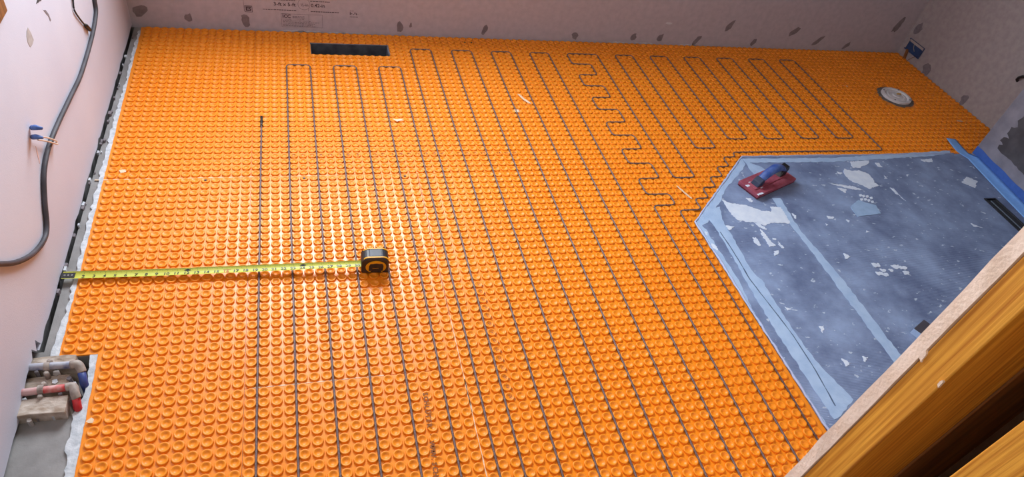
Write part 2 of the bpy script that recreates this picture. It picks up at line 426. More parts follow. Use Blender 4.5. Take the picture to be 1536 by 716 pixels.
# ================================================================== MEMBRANE
def stud_mesh(name, n, prof):
    mb = MB(); v = []; f = []
    for r, z in prof:
        v += [(r * math.cos(2 * math.pi * (k + .5) / n), r * math.sin(2 * math.pi * (k + .5) / n), z) for k in range(n)]
    for i in range(len(prof) - 1):
        f += [(i * n + k, i * n + (k + 1) % n, (i + 1) * n + (k + 1) % n, (i + 1) * n + k) for k in range(n)]
    f.append(tuple((len(prof) - 1) * n + k for k in range(n)))
    return v, f
NEAR = [(.0136, 0), (.0134, .0036), (.0129, .0050), (.0118, .0054), (.0100, .0053), (.0082, .0043), (.0060, .0024), (.0034, .0014), (.0015, .0013)]
FAR = [(.0136, 0), (.0132, .0044), (.0120, .0051), (.0098, .0049), (.0060, .0023), (.0020, .0014)]
nv, nf = stud_mesh('stud', 14, NEAR)
fv, ff_ = stud_mesh('stud', 10, FAR)
near_me = bpy.data.meshes.new('stud'); near_me.from_pydata(nv, [], nf)
near_me.polygons.foreach_set('use_smooth', [True] * len(near_me.polygons)); near_me.materials.append(M_STUD)

def inside(poly, x, y):
    c = False; n = len(poly)
    for i in range(n):
        (x1, y1), (x2, y2) = poly[i], poly[(i + 1) % n]
        if (y1 > y) != (y2 > y) and x < (x2 - x1) * (y - y1) / (y2 - y1) + x1: c = not c
    return c
def to_px(p):
    d = Vector(p) - CAM; z = d.dot(FWD)
    return CX + F_PX * d.dot(RIGHT) / z, CY + F_PX * d.dot(DOWN) / z, d.length
PAN = [(60.95, -3.85), (48.2, 8.1), (48.75, 46.2), (94.6, 46.2), (100.3, -3.85)]
FLANGE = (98.2, -19.25)
def blocked(u, v):
    if VENT[0] - .42 < u < VENT[1] + .42 and VENT[2] - .42 < v < VENT[3] + .30: return True
    if math.hypot(u - FLANGE[0], v - FLANGE[1]) < 3.3: return True
    if u > 99.9 and v > -4.2: return True
    return False

SHEETS = [
    ('back_left', [(-15.4, -34.0), (-1.015, -34.0), (-1.015, -2.03), (-15.3, -2.03)], None,
     'orange studded membrane sheet without cable in the corner of pale and grey walls'),
    ('front_left', [(-15.3, -1.97), (-1.015, -1.97), (-1.015, 46), (-12.1, 46), (-12.3, 20.2), (-15.15, 20.2)], None,
     'orange studded membrane sheet without cable under the tape blade, notched round the pipes'),
    ('back_main', [(-0.985, -34.0), (109.9, -34.0), (109.9, -4.2), (100.4, -4.2), (100.2, -3.95), (60.9, -3.95), (58.9, -2.03), (-0.985, -2.03)], VENT,
     'large orange studded membrane sheet around the floor vent and toilet flange'),
    ('front_a', [(-0.985, -1.97), (16.97, -1.97), (16.97, 24.97), (-0.985, 24.97)], None,
     'orange studded membrane sheet with cable runs under the tape measure case'),
    ('front_b', [(-0.985, 25.03), (16.97, 25.03), (16.97, 46), (-0.985, 46)], None,
     'orange studded membrane sheet with cable runs and a line of printed lettering'),
    ('front_c', [(17.03, -1.97), (58.85, -1.97), (48.1, 8.1), (48.65, 46), (17.03, 46)], None,
     'orange studded membrane sheet with cable runs bordering the blue grey shower base'),
]
sheet_roots = {}
for key, poly, hole, label in SHEETS:
    cu = sum(p[0] for p in poly) / len(poly); cv = sum(p[1] for p in poly) / len(poly)
    root = empty('membrane_sheet', W(cu, cv, -0.004)); sheet_roots[key] = root
    tag(root, label, 'floor membrane')
    mb = MB()
    if hole:
        us = [-0.985, hole[0], hole[1]]
        mb.prism([(-.985, -34), (hole[0], -34), (hole[0], -2.03), (-.985, -2.03)], -.004, 0, on_floor)
        mb.prism([(hole[0], -34), (hole[1], -34), (hole[1], hole[2]), (hole[0], hole[2])], -.004, 0, on_floor)
        mb.prism([(hole[0], hole[3]), (hole[1], hole[3]), (hole[1], -2.03), (hole[0], -2.03)], -.004, 0, on_floor)
        mb.prism([(hole[1], -34)] + poly[1:-1] + [(hole[1], -2.03)], -.004, 0, on_floor)
    else:
        mb.prism(poly, -.004, 0, on_floor)
    mb.build('base_sheet', M_ORANGE, root)
    spots = []
    for i in range(-17, 111):
        for j in range(-35, 47):
            u, v = i + .5, j + .5
            if not inside(poly, u, v) or blocked(u, v): continue
            if not all(inside(poly, u + a * .38, v + b * .38) for a, b in ((1, 0), (-1, 0), (0, 1), (0, -1))): continue
            x, y, d = to_px(W(u, v, .003))
            vis = -15 < x < 1551 and -15 < y < 731
            if x > 1199 and y > 700 - (x - 1199) * 1.0 + 16 and v > 20: vis = False
            spots.append((0 if vis else 1, d, u, v))
    spots.sort()
    field = MB()
    for k, (hid, d, u, v) in enumerate(spots):
        if k < 300 and not hid:
            o = bpy.data.objects.new('stud', near_me); col.objects.link(o)
            o.parent = root
            o.location = Vector(W(u, v, 0)) - root.location
            o.rotation_euler = (0, 0, random.uniform(0, .45))
        else:
            vv_, ff2 = (nv, nf) if (d < 2.0) else (fv, ff_)
            x, y, z = W(u, v, 0)
            field.add([(p[0] + x, p[1] + y, p[2]) for p in vv_], ff2)
    if field.v:
        field.build('stud_field', M_STUD, root, smooth=True, kind='stuff', fix=False)

# printing on the studs
M_INK = mat('brown_ink', lin(132, 74, 22), None, rough=.7)
def column_text(body, u, v0, v1, size, root, z=.0061):
    mb = MB(); n = len(body)
    for k, ch in enumerate(body):
        if ch == ' ': continue
        vs_, fs_ = text_mesh(ch, size, .0006)
        x, y, _ = W(u, v0 + (v1 - v0) * k / (n - 1)); x -= 0.0005 * k
        mb.add([(x + p[1], y - p[0], z) for p in vs_], fs_)       # reads along -y
    mb.build('printed_lettering', M_INK, root, fix=False, kind='stuff', label='small dark print running across the studs')
column_text('SCHL\u00dcTER \u00b7 WWW.SCHL', 13.35, 27.4, 35.0, .017, sheet_roots['front_b'])
mb = MB()
for j in range(15, 29):                                        # round stamped marks, one on each stud
    x, y, _ = W(20.5 + .03 * (j - 15) / 14, j + .5)
    for a, b, r in ((0, 0, .0048), (0, 0, .0020)):
        for k in range(8):
            if random.random() < .25: continue
            a0 = 2 * math.pi * k / 8; a1 = a0 + 2 * math.pi / 8
            mb.add([(x + rr * math.cos(t_), y + rr * math.sin(t_), .0061 if r > .003 else .0045) for t_, rr in ((a0, r), (a1, r), (a1, r * .62), (a0, r * .62))], [(0, 1, 2, 3)])
    for dx in (.008, .011):
        mb.add([(x + dx, y - .006, .0061), (x + dx + .0014, y - .006, .0061), (x + dx + .0014, y - .014, .0061), (x + dx, y - .014, .0061)], [(0, 1, 2, 3)])
mb.build('stamped_marks', M_INK, sheet_roots['front_c'], fix=False, kind='stuff')
mb = MB()
for i in range(3, 30):
    if i in (11, 21, 26): continue
    x, y, _ = W(i + .5, -5.5)
    for k in range(5):
        a = random.uniform(-.006, .006); b = random.uniform(-.003, .003); s = random.uniform(.0012, .0024)
        mb.add([(x + a - s, y + b - s * .6, .0060), (x + a + s, y + b - s * .6, .0060), (x + a + s * .7, y + b + s, .0060), (x + a - s, y + b + s * .7, .0060)], [(0, 1, 2, 3)])
mb.build('stamped_marks', M_INK, sheet_roots['back_main'], fix=False, kind='stuff')
# thinset flecks and streaks dried on the membrane
M_FLECK = mat('pale_fleck', lin(226, 200, 170), None, rough=.8)
def fleck(key, pts, z=.0062):
    MB().prism(ragged(pts, .35, .06), z - .0006, z, on_floor).build('thinset_fleck', M_FLECK, sheet_roots[key])
fleck('back_main', [(33.2, -18.6), (33.5, -18.5), (34.1, -17.2), (34.6, -16.2), (34.2, -16.3), (33.6, -17.3)])
fleck('back_main', [(31.8, -14.8), (32.4, -14.8), (32.4, -14.2), (31.8, -14.2)])
fleck('back_main', [(15.5, -12.5), (16.4, -12.6), (16.8, -12.3), (15.9, -12.0)])
fleck('back_main', [(90.3, -22.2), (90.6, -22.2), (90.6, -21.9), (90.3, -21.9)])
fleck('back_main', [(105, -12.5), (105.9, -12.4), (106.0, -12.1), (105, -12.2)])
fleck('front_c', [(48.6, 1.6), (48.8, 1.6), (49.4, 3.2), (49.7, 4.0), (49.5, 4.1), (49.1, 3.2)])
fleck('back_left', [(-13.9, -3.3), (-13.3, -3.4), (-13.2, -3.0), (-13.7, -2.8)])
fleck('front_left', [(-12.1, 26.6), (-11.75, 26.3), (-11.55, 26.5), (-11.6, 26.8), (-11.9, 26.75)])
# dried white line in the joint between two sheets
for a, b, w_ in [((17.0, 19), (17.0, 46), .03), ((16.99, 26.2), (17.01, 29.5), .06)]:
    pl = ragged([(a[0] - w_, a[1]), (a[0] + w_, a[1]), (b[0] + w_, b[1]), (b[0] - w_, b[1])], .5, .03)
    MB().prism(pl, -.002, .0008, on_floor).build('thinset_line', M_FLECK, sheet_roots['front_c'])
for (u0, u1, v_) in [(-16, -0.2, -2.0), (2.0, 8.0, -2.0), (-.6, 10.2, 25.0)]:
    pl = ragged([(u0, v_ - .045), (u1, v_ - .045), (u1, v_ + .045), (u0, v_ + .045)], .5, .025)
    MB().prism(pl, -.002, .0007, on_floor).build('thinset_line', M_FLECK, sheet_roots['front_left' if u0 < -5 else 'front_a'])
# black screw heads pressed in studs
for key, u, v in [('front_a', 4.5, -1.5), ('front_a', 15.5, -1.5), ('front_left', -5.5, -1.5), ('back_main', 28.6, -32.6), ('back_main', 29.6, -32.6)]:
    MB().lathe([(.0042, 0), (.0042, .0012), (.003, .0018)], 8, W(u, v, .0024)).build('screw_head', M_BLACK, sheet_roots[key])

# ------------------------------------------------------------------ heating cable in the gaps
path = [(0, -12.6), (0, 44), (3, 44), (3, -25), (6, -25), (6, 44), (9, 44), (9, -25), (12, -25), (12, 44), (15, 44), (15, -25), (18, -25), (18, 44),
        (20, 44), (20, -30), (23, -30), (23, 44), (26, 44), (26, -30), (29, -30), (29, 44), (32, 44), (32, -30), (35, -30), (35, 44), (38, 44), (38, -30), (41, -30), (41, 44), (44, 44),
        (44, 5), (47, 5), (47, 3), (44, 3), (44, 0), (47, 0), (47, -3), (44, -3), (44, -6), (47, -6), (47, -9), (44, -9), (44, -12), (47, -12), (47, -15), (44, -15), (44, -18), (47, -18), (47, -21),
        (44, -21), (44, -24), (47, -24), (47, -27), (44, -27), (44, -30), (49, -30), (49, 0), (52, 0), (52, -30), (55, -30), (55, -6), (58, -6), (58, -30), (61, -30), (61, -8), (64, -8), (64, -30),
        (67, -30), (67, -8), (70, -8), (70, -30), (73, -30), (73, -8), (76, -8), (76, -30), (79, -30), (79, -8), (82, -8), (82, -30), (85, -30), (85, -5), (60, -5), (60, -4), (58, -4), (58, -2), (56, -2), (56, 0),
        (54, 0), (54, 2), (52, 2), (52, 4), (50, 4), (50, 6), (47, 6), (47, 45)]
pts = []
R_ = .55
for i, p in enumerate(path):
    p = Vector((p[0], p[1]))
    if i in (0, len(path) - 1): pts.append(p); continue
    a = (Vector(path[i - 1]) - p); b = (Vector(path[i + 1]) - p)
    r = min(R_, a.length / 2.01, b.length / 2.01); a.normalize(); b.normalize()
    c = p + (a + b) * r; nxt = []
    for k in range(6):
        t_ = k / 5 * math.pi / 2
        nxt.append(c - b * r * math.cos(t_) - a * r * math.sin(t_))
    s0 = pts[-1]; e0 = nxt[0]; L_ = (e0 - s0).length; k = max(1, int(L_))
    dd = (e0 - s0); nn = Vector((-dd.y, dd.x)).normalized() if L_ > .01 else Vector((0, 0))
    for j in range(1, k): pts.append(s0 + dd * (j / k) + nn * random.uniform(-.012, .012))
    pts += nxt
e0 = Vector(path[-1]); s0 = pts[-1]
for j in range(1, 40): pts.append(s0 + (e0 - s0) * j / 39)
hc = empty('heating_cable', W(0, -12.6)); tag(hc, 'thin brown grey heating cable snaking back and forth between the orange studs', 'heating cable')
MB().tube([W(p.x, p.y, .0043) for p in pts], .0030, 7).build('cable', M_CABLE, hc, smooth=True)
MB().tube([W(0, -13.1, .0036), W(0, -12.8, .0040), W(0, -11.6, .0040), W(0, -11.2, .0034)], .0046, 8).build('splice', M_BLACK, hc, smooth=True, label='black splice sleeve at the start of the cable')

# ================================================================== SHOWER BASE
def pan_material():
    m = bpy.data.materials.new('blue_grey_shower_base'); m.use_nodes = True
    nt = m.node_tree; n = nt.nodes; L = nt.links; b = n['Principled BSDF']; b.inputs['Roughness'].default_value = .62
    tc = n.new('ShaderNodeTexCoord')
    n1 = n.new('ShaderNodeTexNoise'); n1.inputs['Scale'].default_value = 5; n1.inputs['Detail'].default_value = 7; n1.inputs['Roughness'].default_value = .65
    L.new(tc.outputs['Object'], n1.inputs['Vector'])
    r1 = n.new('ShaderNodeValToRGB'); e = r1.color_ramp.elements
    e[0].position = .35; e[0].color = lin(98, 114, 150); e[1].position = .72; e[1].color = lin(150, 172, 210)
    L.new(n1.outputs['Fac'], r1.inputs[0])
    # small dried specks
    mp = n.new('ShaderNodeMapping'); mp.inputs['Scale'].default_value = (1, 1.5, 1); mp.inputs['Rotation'].default_value = (0, 0, .5)
    L.new(tc.outputs['Object'], mp.inputs[0])
    n2 = n.new('ShaderNodeTexNoise'); n2.inputs['Scale'].default_value = 42; n2.inputs['Detail'].default_value = 5
    L.new(mp.outputs[0], n2.inputs['Vector'])
    r2 = n.new('ShaderNodeValToRGB'); r2.color_ramp.elements[0].position = .655; r2.color_ramp.elements[1].position = .70
    L.new(n2.outputs['Fac'], r2.inputs[0])
    mx = n.new('ShaderNodeMix'); mx.data_type = 'RGBA'; mx.inputs['B'].default_value = lin(186, 202, 222)
    L.new(r2.outputs[0], mx.inputs['Factor']); L.new(r1.outputs[0], mx.inputs['A']); L.new(mx.outputs['Result'], b.inputs['Base Color'])
    wv = n.new('ShaderNodeTexWave'); wv.bands_direction = 'Y'; wv.inputs['Scale'].default_value = 62; wv.inputs['Distortion'].default_value = .6
    L.new(tc.outputs['Object'], wv.inputs['Vector'])
    bp = n.new('ShaderNodeBump'); bp.inputs['Strength'].default_value = .55; bp.inputs['Distance'].default_value = .0012
    L.new(wv.outputs['Fac'], bp.inputs['Height']); L.new(bp.outputs[0], b.inputs['Normal'])
    return m
M_PAN = pan_material()
M_BAND = mat('light_blue_sealant', lin(158, 186, 222), lin(172, 198, 230), 30, .55, .4, 160)
M_PATCH = mat('pale_blue_thinset', lin(204, 218, 238), lin(216, 228, 244), 40, .8, .4, 200)
M_BLUEP = mat('soft_blue_thinset', lin(146, 176, 212), lin(156, 186, 222), 40, .7, .3, 200)
sb = empty('shower_base', W(74, 20)); tag(sb, 'blue grey foam shower base with pale blue sealed joints and thinset splashes', 'shower base')
PZ = .0070
MB().prism(PAN, -.004, PZ, on_floor).build('base_panel', M_PAN, sb)
for i, pl in enumerate(BANDS):
    MB().prism(ragged(pl, .45, .10), PZ - .001, PZ + .0006 + i * .00005, on_floor).build('sealant_band', M_BAND, sb)
for i, pl in enumerate(PATCHES):
    MB().prism(ragged(pl, .16, .10), PZ - .001, PZ + .0010 + (i % 5) * .00004, on_floor).build('thinset_patch', M_PATCH, sb)
for pl in BLUE_PATCH:
    MB().prism(ragged(pl, .4, .07), PZ - .001, PZ + .0013, on_floor).build('thinset_patch', M_BLUEP, sb)
for pl in DOTS:
    MB().prism(pl, PZ - .001, PZ + .0013, on_floor).build('thinset_patch', M_PATCH, sb)
ln = JOINT_LINE[0]
MB().prism(ragged([(u - .05, v) for u, v in ln] + [(u + .06, v) for u, v in ln[::-1]], .6, .03), PZ, PZ + .0012, on_floor).build('joint_line', mat('dark_joint', lin(78, 96, 128), None, rough=.8), sb)
# raised sealant lip along the open edges
lip = [(97.0, -3.95), (60.95, -3.95), (48.12, 8.1), (48.7, 46)]
lp = MB()
lv = ragged(lip, .7, .06, closed=False)
lp.tube([W(u, v, .0062) for u, v in lv], .0036, 6, radii=[random.uniform(.0026, .0048) for _ in lv])
lp.build('sealant_lip', mat('lilac_sealant', lin(168, 180, 214), None, rough=.6), sb, smooth=True)

# linear drain
dr = empty('linear_drain', W(94.5, 26, PZ)); tag(dr, 'black linear drain channel set in the shower base beside the blue tape', 'drain')
d = MB()
for u0, u1 in ((93.55, 93.8), (95.3, 95.55)): d.box(u0 * P, u1 * P, -46 * P, -6.1 * P, PZ - .002, PZ + .004)
d.box(93.8 * P, 95.3 * P, -6.35 * P, -6.1 * P, PZ - .002, PZ + .004)
d.build('frame', M_BLACK, dr, bevel=.0008)
MB().box(93.8 * P, 95.3 * P, -46 * P, -6.35 * P, PZ - .001, PZ + .0004).build('channel', mat('drain_black', lin(14, 15, 18), None, rough=.3), dr)
MB().box(94.3 * P, 94.42 * P, -46 * P, -6.6 * P, PZ, PZ + .003).build('rib', mat('drain_rib', lin(92, 104, 120), None, rough=.4), dr)

# blue masking tape: strip up the shower wall and strip on the base, free end curling over the membrane
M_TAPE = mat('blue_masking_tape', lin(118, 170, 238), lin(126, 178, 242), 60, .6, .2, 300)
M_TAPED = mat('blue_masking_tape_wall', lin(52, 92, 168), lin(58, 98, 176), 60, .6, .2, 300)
bt = empty('masking_tape', W(99.5, 0)); tag(bt, 'wide blue masking tape along the foot of the shower wall, end curling up', 'masking tape')
n = 40; rows = []
for i in range(n + 1):
    a = 1.52 * i / n; row = []
    for (z_, o_) in ((.050, .0010), (.012, .0012)):
        row.append(on_sw(a, PZ * 0 + z_ + .002 * math.sin(i * 1.7), o_))
    rows.append(row)
v = [p for r in rows for p in r]; f = [(2 * i, 2 * i + 1, 2 * i + 3, 2 * i + 2) for i in range(n)]
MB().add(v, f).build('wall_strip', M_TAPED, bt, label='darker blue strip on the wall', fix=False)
v = []; f = []; m_ = 6
prof_v = [-7.0, -6.7, -6.3, -5.8, -5.2, -4.6, -3.9, -2.5, -1, 1, 3, 6, 10, 15, 22, 30, 38, 45.5]
for i, vv in enumerate(prof_v):
    sw_u = 100.3 - max(0, vv + 3.85) * (100.3 - 94.6) / 50.05
    inner = sw_u - .03 if vv > -3.9 else 99.9 - (-3.9 - vv) * .03
    outer = inner - (1.75 + .25 * max(0, min(1, (vv + 4) / 9)))
    if vv < -4: outer = 98.0 - (-4 - vv) * .08
    lift = max(0, -3.9 - vv) ** 1.5 * .0030
    for k in range(m_):
        t_ = k / (m_ - 1); u = inner + (outer - inner) * t_
        z = (.010 + .0006) if vv > -3.9 else .0068
        z += .008 * (1 - t_) ** 3 if vv > -3.9 else 0
        z += lift * (.6 + .5 * t_)
        v.append(W(u, vv, z))
for i in range(len(prof_v) - 1):
    for k in range(m_ - 1): f.append((i * m_ + k, i * m_ + k + 1, (i + 1) * m_ + k + 1, (i + 1) * m_ + k))
o = MB().add(v, f).build('floor_strip', M_TAPE, bt, smooth=True, fix=False)
md = o.modifiers.new('thick', 'SOLIDIFY'); md.thickness = .0004

# small dark piece leaning out from behind the partition
db = empty('spacer_block', W(65.6, 26.6, PZ), math.radians(25)); tag(db, 'small dark grey plastic block lying on the shower base behind the board edge', 'plastic block')
MB().box(-.012, .06, -.030, .016, 0, .022).build('block', mat('dark_grey_block', lin(70, 68, 78), None, rough=.5), db, bevel=.002, local=True)
MB().box(-.0135, -.0122, -.030, .016, .001, .022).build('edge_strip', M_BAND, db, local=True)

# ================================================================== GROUT FLOAT
gf = empty('grout_float', W(61.35, 1.75, PZ + .0016), math.radians(22.5)); tag(gf, 'rubber grout float with dusty red pad and blue handle lying on the shower base', 'grout float')
M_RED = mat('dusty_red_rubber', lin(132, 52, 72), lin(160, 82, 100), 26, .7, .3, 120)
M_REDD = mat('dark_red_rubber', lin(96, 34, 50), None, rough=.7)
M_HBLUE = mat('dusty_blue_grip', lin(42, 74, 146), lin(110, 136, 190), 30, .5, .2, 120, lo=.45, hi=.85)
MB().box(-.120, .120, -.048, .048, .006, .020).build('pad', M_RED, gf, bevel=.002, local=True)
MB().box(-.118, .118, -.047, .047, 0, .006).build('rubber_sole', M_REDD, gf, bevel=.001, local=True)
MB().box(-.105, .098, -.020, .020, .020, .0235).build('mounting_plate', M_RED, gf, bevel=.002, local=True)
# arched grip: swept rounded section
gr = MB(); sec = 10; vv = []; N = 14
for i in range(N + 1):
    t_ = i / N; x = -.072 + .155 * t_; z = .030 + .036 * math.sin(math.pi * min(1, t_ * .92 + .04)) + .010 * t_
    wy = .015 + .004 * math.sin(math.pi * t_); hz = .0105 + .003 * math.sin(math.pi * t_)
    for k in range(sec):
        a = 2 * math.pi * k / sec; vv.append((x, wy * math.cos(a), z + hz * math.sin(a)))
ff3 = [(i * sec + k, i * sec + (k + 1) % sec, (i + 1) * sec + (k + 1) % sec, (i + 1) * sec + k) for i in range(N) for k in range(sec)]
ff3 += [tuple(range(sec)), tuple(N * sec + k for k in range(sec))]
gr.add(vv, ff3).build('grip', M_HBLUE, gf, smooth=True, local=True)
MB().prism([(-.092, .0215), (-.060, .0215), (-.054, .040), (-.066, .052), (-.084, .040)], -.017, .017, lambda a, b, z: (a, z, b)).build('front_bracket', mat('dark_blue_bracket', lin(34, 46, 74), None, rough=.5), gf, bevel=.003, local=True)
MB().prism([(.050, .0215), (.088, .0215), (.098, .052), (.088, .066), (.070, .062), (.066, .040)], -.014, .014, lambda a, b, z: (a, z, b)).build('rear_bracket', M_BLACK, gf, bevel=.003, local=True)
for x_, y_, s in [(-.118, -.044, .012), (-.105, -.047, .018), (-.09, .02, .01), (-.117, .01, .016), (-.072, -.02, .012)]:
    pl = ragged([(x_ - s * .3, y_ - s * .25), (x_ + s, y_ - s * .2), (x_ + s * .8, y_ + s * .3), (x_ - s * .2, y_ + s * .5)], .004, .001)
    pl = [(min(.119, max(-.1195, a)), min(.0475, max(-.0475, b))) for a, b in pl]
    MB().prism(pl, .019, .0207, None).build('dried_grout', M_PATCH, gf, local=True)

# ================================================================== TAPE MEASURE
TA = Vector(W(-16.32, 11.62)); TB = Vector(W(9.35, 12.60)); TL = (TB - TA).length
ang = math.atan2(TB.y - TA.y, TB.x - TA.x)
tm = empty('tape_measure', (TB.x, TB.y, .006), ang)
tag(tm, 'black and yellow tape measure with its yellow blade pulled out to the wall', 'tape measure')
M_BLADE = mat('yellow_blade', lin(186, 188, 62), lin(192, 194, 82), 6, .45)
M_YEL = mat('yellow_case', lin(214, 160, 18), lin(196, 140, 14), 30, .5)
M_CASE = mat('black_case', lin(30, 29, 31), lin(42, 40, 42), 30, .45)
M_PAD = mat('blue_black_rubber', lin(34, 38, 50), lin(58, 64, 82), 24, .5)
def blade_z(x):                       # x from -TL to 0, local height
    t_ = (x + TL) / TL; return .0012 + .003 + .014 * max(0, (t_ - .2) / .8) ** 1.3
nb = 60; m_ = 7; bw = .0128; v = []; f = []
for i in range(nb + 1):
    x = -TL + TL * i / nb
    for k in range(m_):
        y = -bw + 2 * bw * k / (m_ - 1); v.append((x, y, blade_z(x) + .0042 * (y / bw) ** 2))
for i in range(nb):
    for k in range(m_ - 1): f.append((i * m_ + k, (i + 1) * m_ + k, (i + 1) * m_ + k + 1, i * m_ + k + 1))
bl = MB().add(v, f).build('blade', M_BLADE, tm, smooth=True, local=True, fix=False, label='yellow steel blade with black inch marks')
num = MB(); red = MB(); IN = .0254
def blz(x, y): return blade_z(x) + .0042 * (y / bw) ** 2 + .0004
def bput(mbx, body, size, x, y, bold=.0002):
    vs_, fs_ = text_mesh(body, size, bold)
    mbx.add([(x + p[0], y + p[1], blz(x + p[0], y + p[1])) for p in vs_], fs_)
def brect(mbx, x0, x1, y0, y1):
    x0 = max(x0, -TL); mbx.add([(a, b, blz(a, b)) for a, b in ((x0, y0), (x1, y0), (x1, y1), (x0, y1))], [(0, 1, 2, 3)])
for k in range(1, 31):
    x = -TL + IN * k
    if x > -.004: break
    if k >= 2: bput(red if k in (16,) else num, str(k), .0155, x - .002 if k > 9 else x - .001, -.0040, .0004)
    if k % 12 == 0:
        pl = [(x - .010, .0065), (x, .0030), (x + .010, .0065), (x, .0100)]
        num.add([(a, b, blz(a, b)) for a, b in pl], [(0, 1, 2, 3)])
    if k == 16: brect(red, x - .010, x + .010, -.0115, -.0105); brect(red, x - .010, x + .010, .0025, .0035)
    brect(num, x - .0003, x + .0003, -.0125, -.0095)
    for q_ in range(16):
        xx = x + IN * q_ / 16
        if xx > -.002: break
        l = .0075 if q_ == 0 else .0055 if q_ == 8 else .0042 if q_ % 4 == 0 else .0030 if q_ % 2 == 0 else .002
        brect(num, xx - .0002, xx + .0002, bw - .0005 - l, bw - .0006)
num.build('blade_numbers', M_BLACK, bl, local=True, fix=False, label='black inch numbers')
red.build('blade_red_number', mat('red_print', lin(178, 60, 40), None, rough=.5), bl, local=True, fix=False)
hk = MB(); hk.box(-TL - .004, -TL - .0028, -.009, .009, -.005, .0072).box(-TL - .004, -TL + .030, -.0088, .0088, .0062, .0072)
hook = hk.build('end_hook', mat('dark_steel', lin(58, 58, 60), None, rough=.4, metal=.6), bl, local=True)
for x_ in (-TL + .006, -TL + .014, -TL + .023):
    MB().lathe([(.0028, .0072), (.0026, .0082), (.001, .0084)], 10, (x_, 0, 0)).build('rivet', mat('steel_rivet', lin(150, 150, 150), None, rough=.3, metal=.8), bl, local=True)
# case: D-shaped side profile (x-z), rounded top, thickness along y
CWd, CH, CT = .078, .060, .047
def d_profile(x0, x1, h, r1, r2, seg=6):
    pl = [(x0, 0.0), (x1, 0.0)]
    for k in range(seg + 1):
        a = math.pi / 2 * k / seg; pl.append((x1 - r2 + r2 * math.cos(a), h - r2 + r2 * math.sin(a)))
    for k in range(seg + 1):
        a = math.pi / 2 + math.pi / 2 * k / seg; pl.append((x0 + r1 + r1 * math.cos(a), h - r1 + r1 * math.sin(a)))
    return pl
side = lambda a, b, z: (a, z, b)
yc = .004                                            # blade enters the middle of the case
case = MB().prism(d_profile(0, CWd, CH, .022, .020), yc - CT / 2, yc + CT / 2, side).build('case', M_CASE, tm, bevel=.005, local=True)
MB().prism(d_profile(.013, CWd - .006, CH + .0016, .016, .016)[2:], yc - CT / 2 + .008, yc + CT / 2 - .008, side).build('top_pad', M_PAD, tm, bevel=.003, local=True, label='blue black rubber top grip')
def arc_band(mb, prof_in, prof_out, y0, y1):
    n = len(prof_in); v = []; f = []
    for (a, b), (c, d_) in zip(prof_in, prof_out): v += [(a, y0, b), (c, y0, d_), (c, y1, d_), (a, y1, b)]
    for i in range(n - 1):
        for k in range(4): f.append((i * 4 + k, i * 4 + (k + 1) % 4, i * 4 + 4 + (k + 1) % 4, i * 4 + 4 + k))
    f += [(0, 1, 2, 3), tuple((n - 1) * 4 + k for k in (3, 2, 1, 0))]
    return mb.add(v, f)
for s in (-1, 1):
    yy = yc + s * (CT / 2 - .0065)
    pi_ = d_profile(.004, CWd - .002, CH - .001, .020, .018)[2:]; po = d_profile(.0015, CWd + .0004, CH + .0014, .0215, .0195)[2:]
    arc_band(MB(), pi_, po, yy - .0024, yy + .0024).build('yellow_trim', M_YEL, tm, local=True)
# round yellow emblem ring with black centre on both side faces
for s in (-1, 1):
    yf = yc + s * CT / 2; cx_, cz_ = .041, .027
    rg = MB(); K = 28
    v = []; f = []
    for k in range(K + 1):
        a = math.radians(-55) + math.radians(290) * k / K
        for r, dy in ((.0262, 0), (.0262, .0016), (.0168, .0016), (.0168, 0)):
            v.append((cx_ + r * 1.12 * math.cos(a), yf + s * dy, cz_ + r * .93 * math.sin(a)))
    for i in range(K):
        for k in range(4): f.append((i * 4 + k, i * 4 + (k + 1) % 4, i * 4 + 4 + (k + 1) % 4, i * 4 + 4 + k))
    rg.add(v, f).build('emblem_ring', M_YEL, tm, local=True)
    MB().prism([(cx_ - .020, cz_ - .016), (cx_ + .020, cz_ - .016), (cx_ + .022, cz_ + .004), (cx_ + .018, cz_ + .014), (cx_ - .016, cz_ + .014), (cx_ - .020, cz_ + .004)], yf - s * .001, yf + s * .0022, side).build('emblem_plate', M_CASE, tm, bevel=.001, local=True)
    MB().prism([(cx_ - .010, cz_ - .004), (cx_ + .008, cz_ - .004), (cx_ + .008, cz_ - .0028), (cx_ - .010, cz_ - .0028)], yf, yf + s * .0026, side).build('emblem_line', M_YEL, tm, local=True)
MB().prism([(.002, .026), (.006, .046), (.012, .054), (.014, .050), (.009, .040), (.006, .026)], yc - .012, yc + .012, side).build('lock_lever', mat('silver_lever', lin(176, 178, 184), None, rough=.3, metal=.3), tm, bevel=.001, local=True)

# ================================================================== FLOOR VENT
fv_ = empty('floor_vent', W((VENT[0] + VENT[1]) / 2, (VENT[2] + VENT[3]) / 2, -.12)); tag(fv_, 'rectangular open duct in the membrane lined with dark sheet metal', 'floor vent')
x0, x1, y0, y1 = hole_m(VENT); t = .0015
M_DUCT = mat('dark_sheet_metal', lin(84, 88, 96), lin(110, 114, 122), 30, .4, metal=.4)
M_DUCTL = mat('bare_sheet_metal', lin(150, 158, 170), lin(120, 126, 136), 40, .4, metal=.5)
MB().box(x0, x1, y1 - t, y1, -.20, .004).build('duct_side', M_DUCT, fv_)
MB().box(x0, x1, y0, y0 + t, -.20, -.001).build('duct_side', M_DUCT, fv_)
MB().box(x0, x0 + t, y0 + t, y1 - t, -.20, .002).build('duct_side', M_DUCTL, fv_)
MB().box(x1 - t, x1, y0 + t, y1 - t, -.20, .002).build('duct_side', M_DUCTL, fv_)
MB().box(x0 + t, x1 - t, y0 + t, y1 - t, -.20, -.198).build('duct_bottom', M_BLACK, fv_)
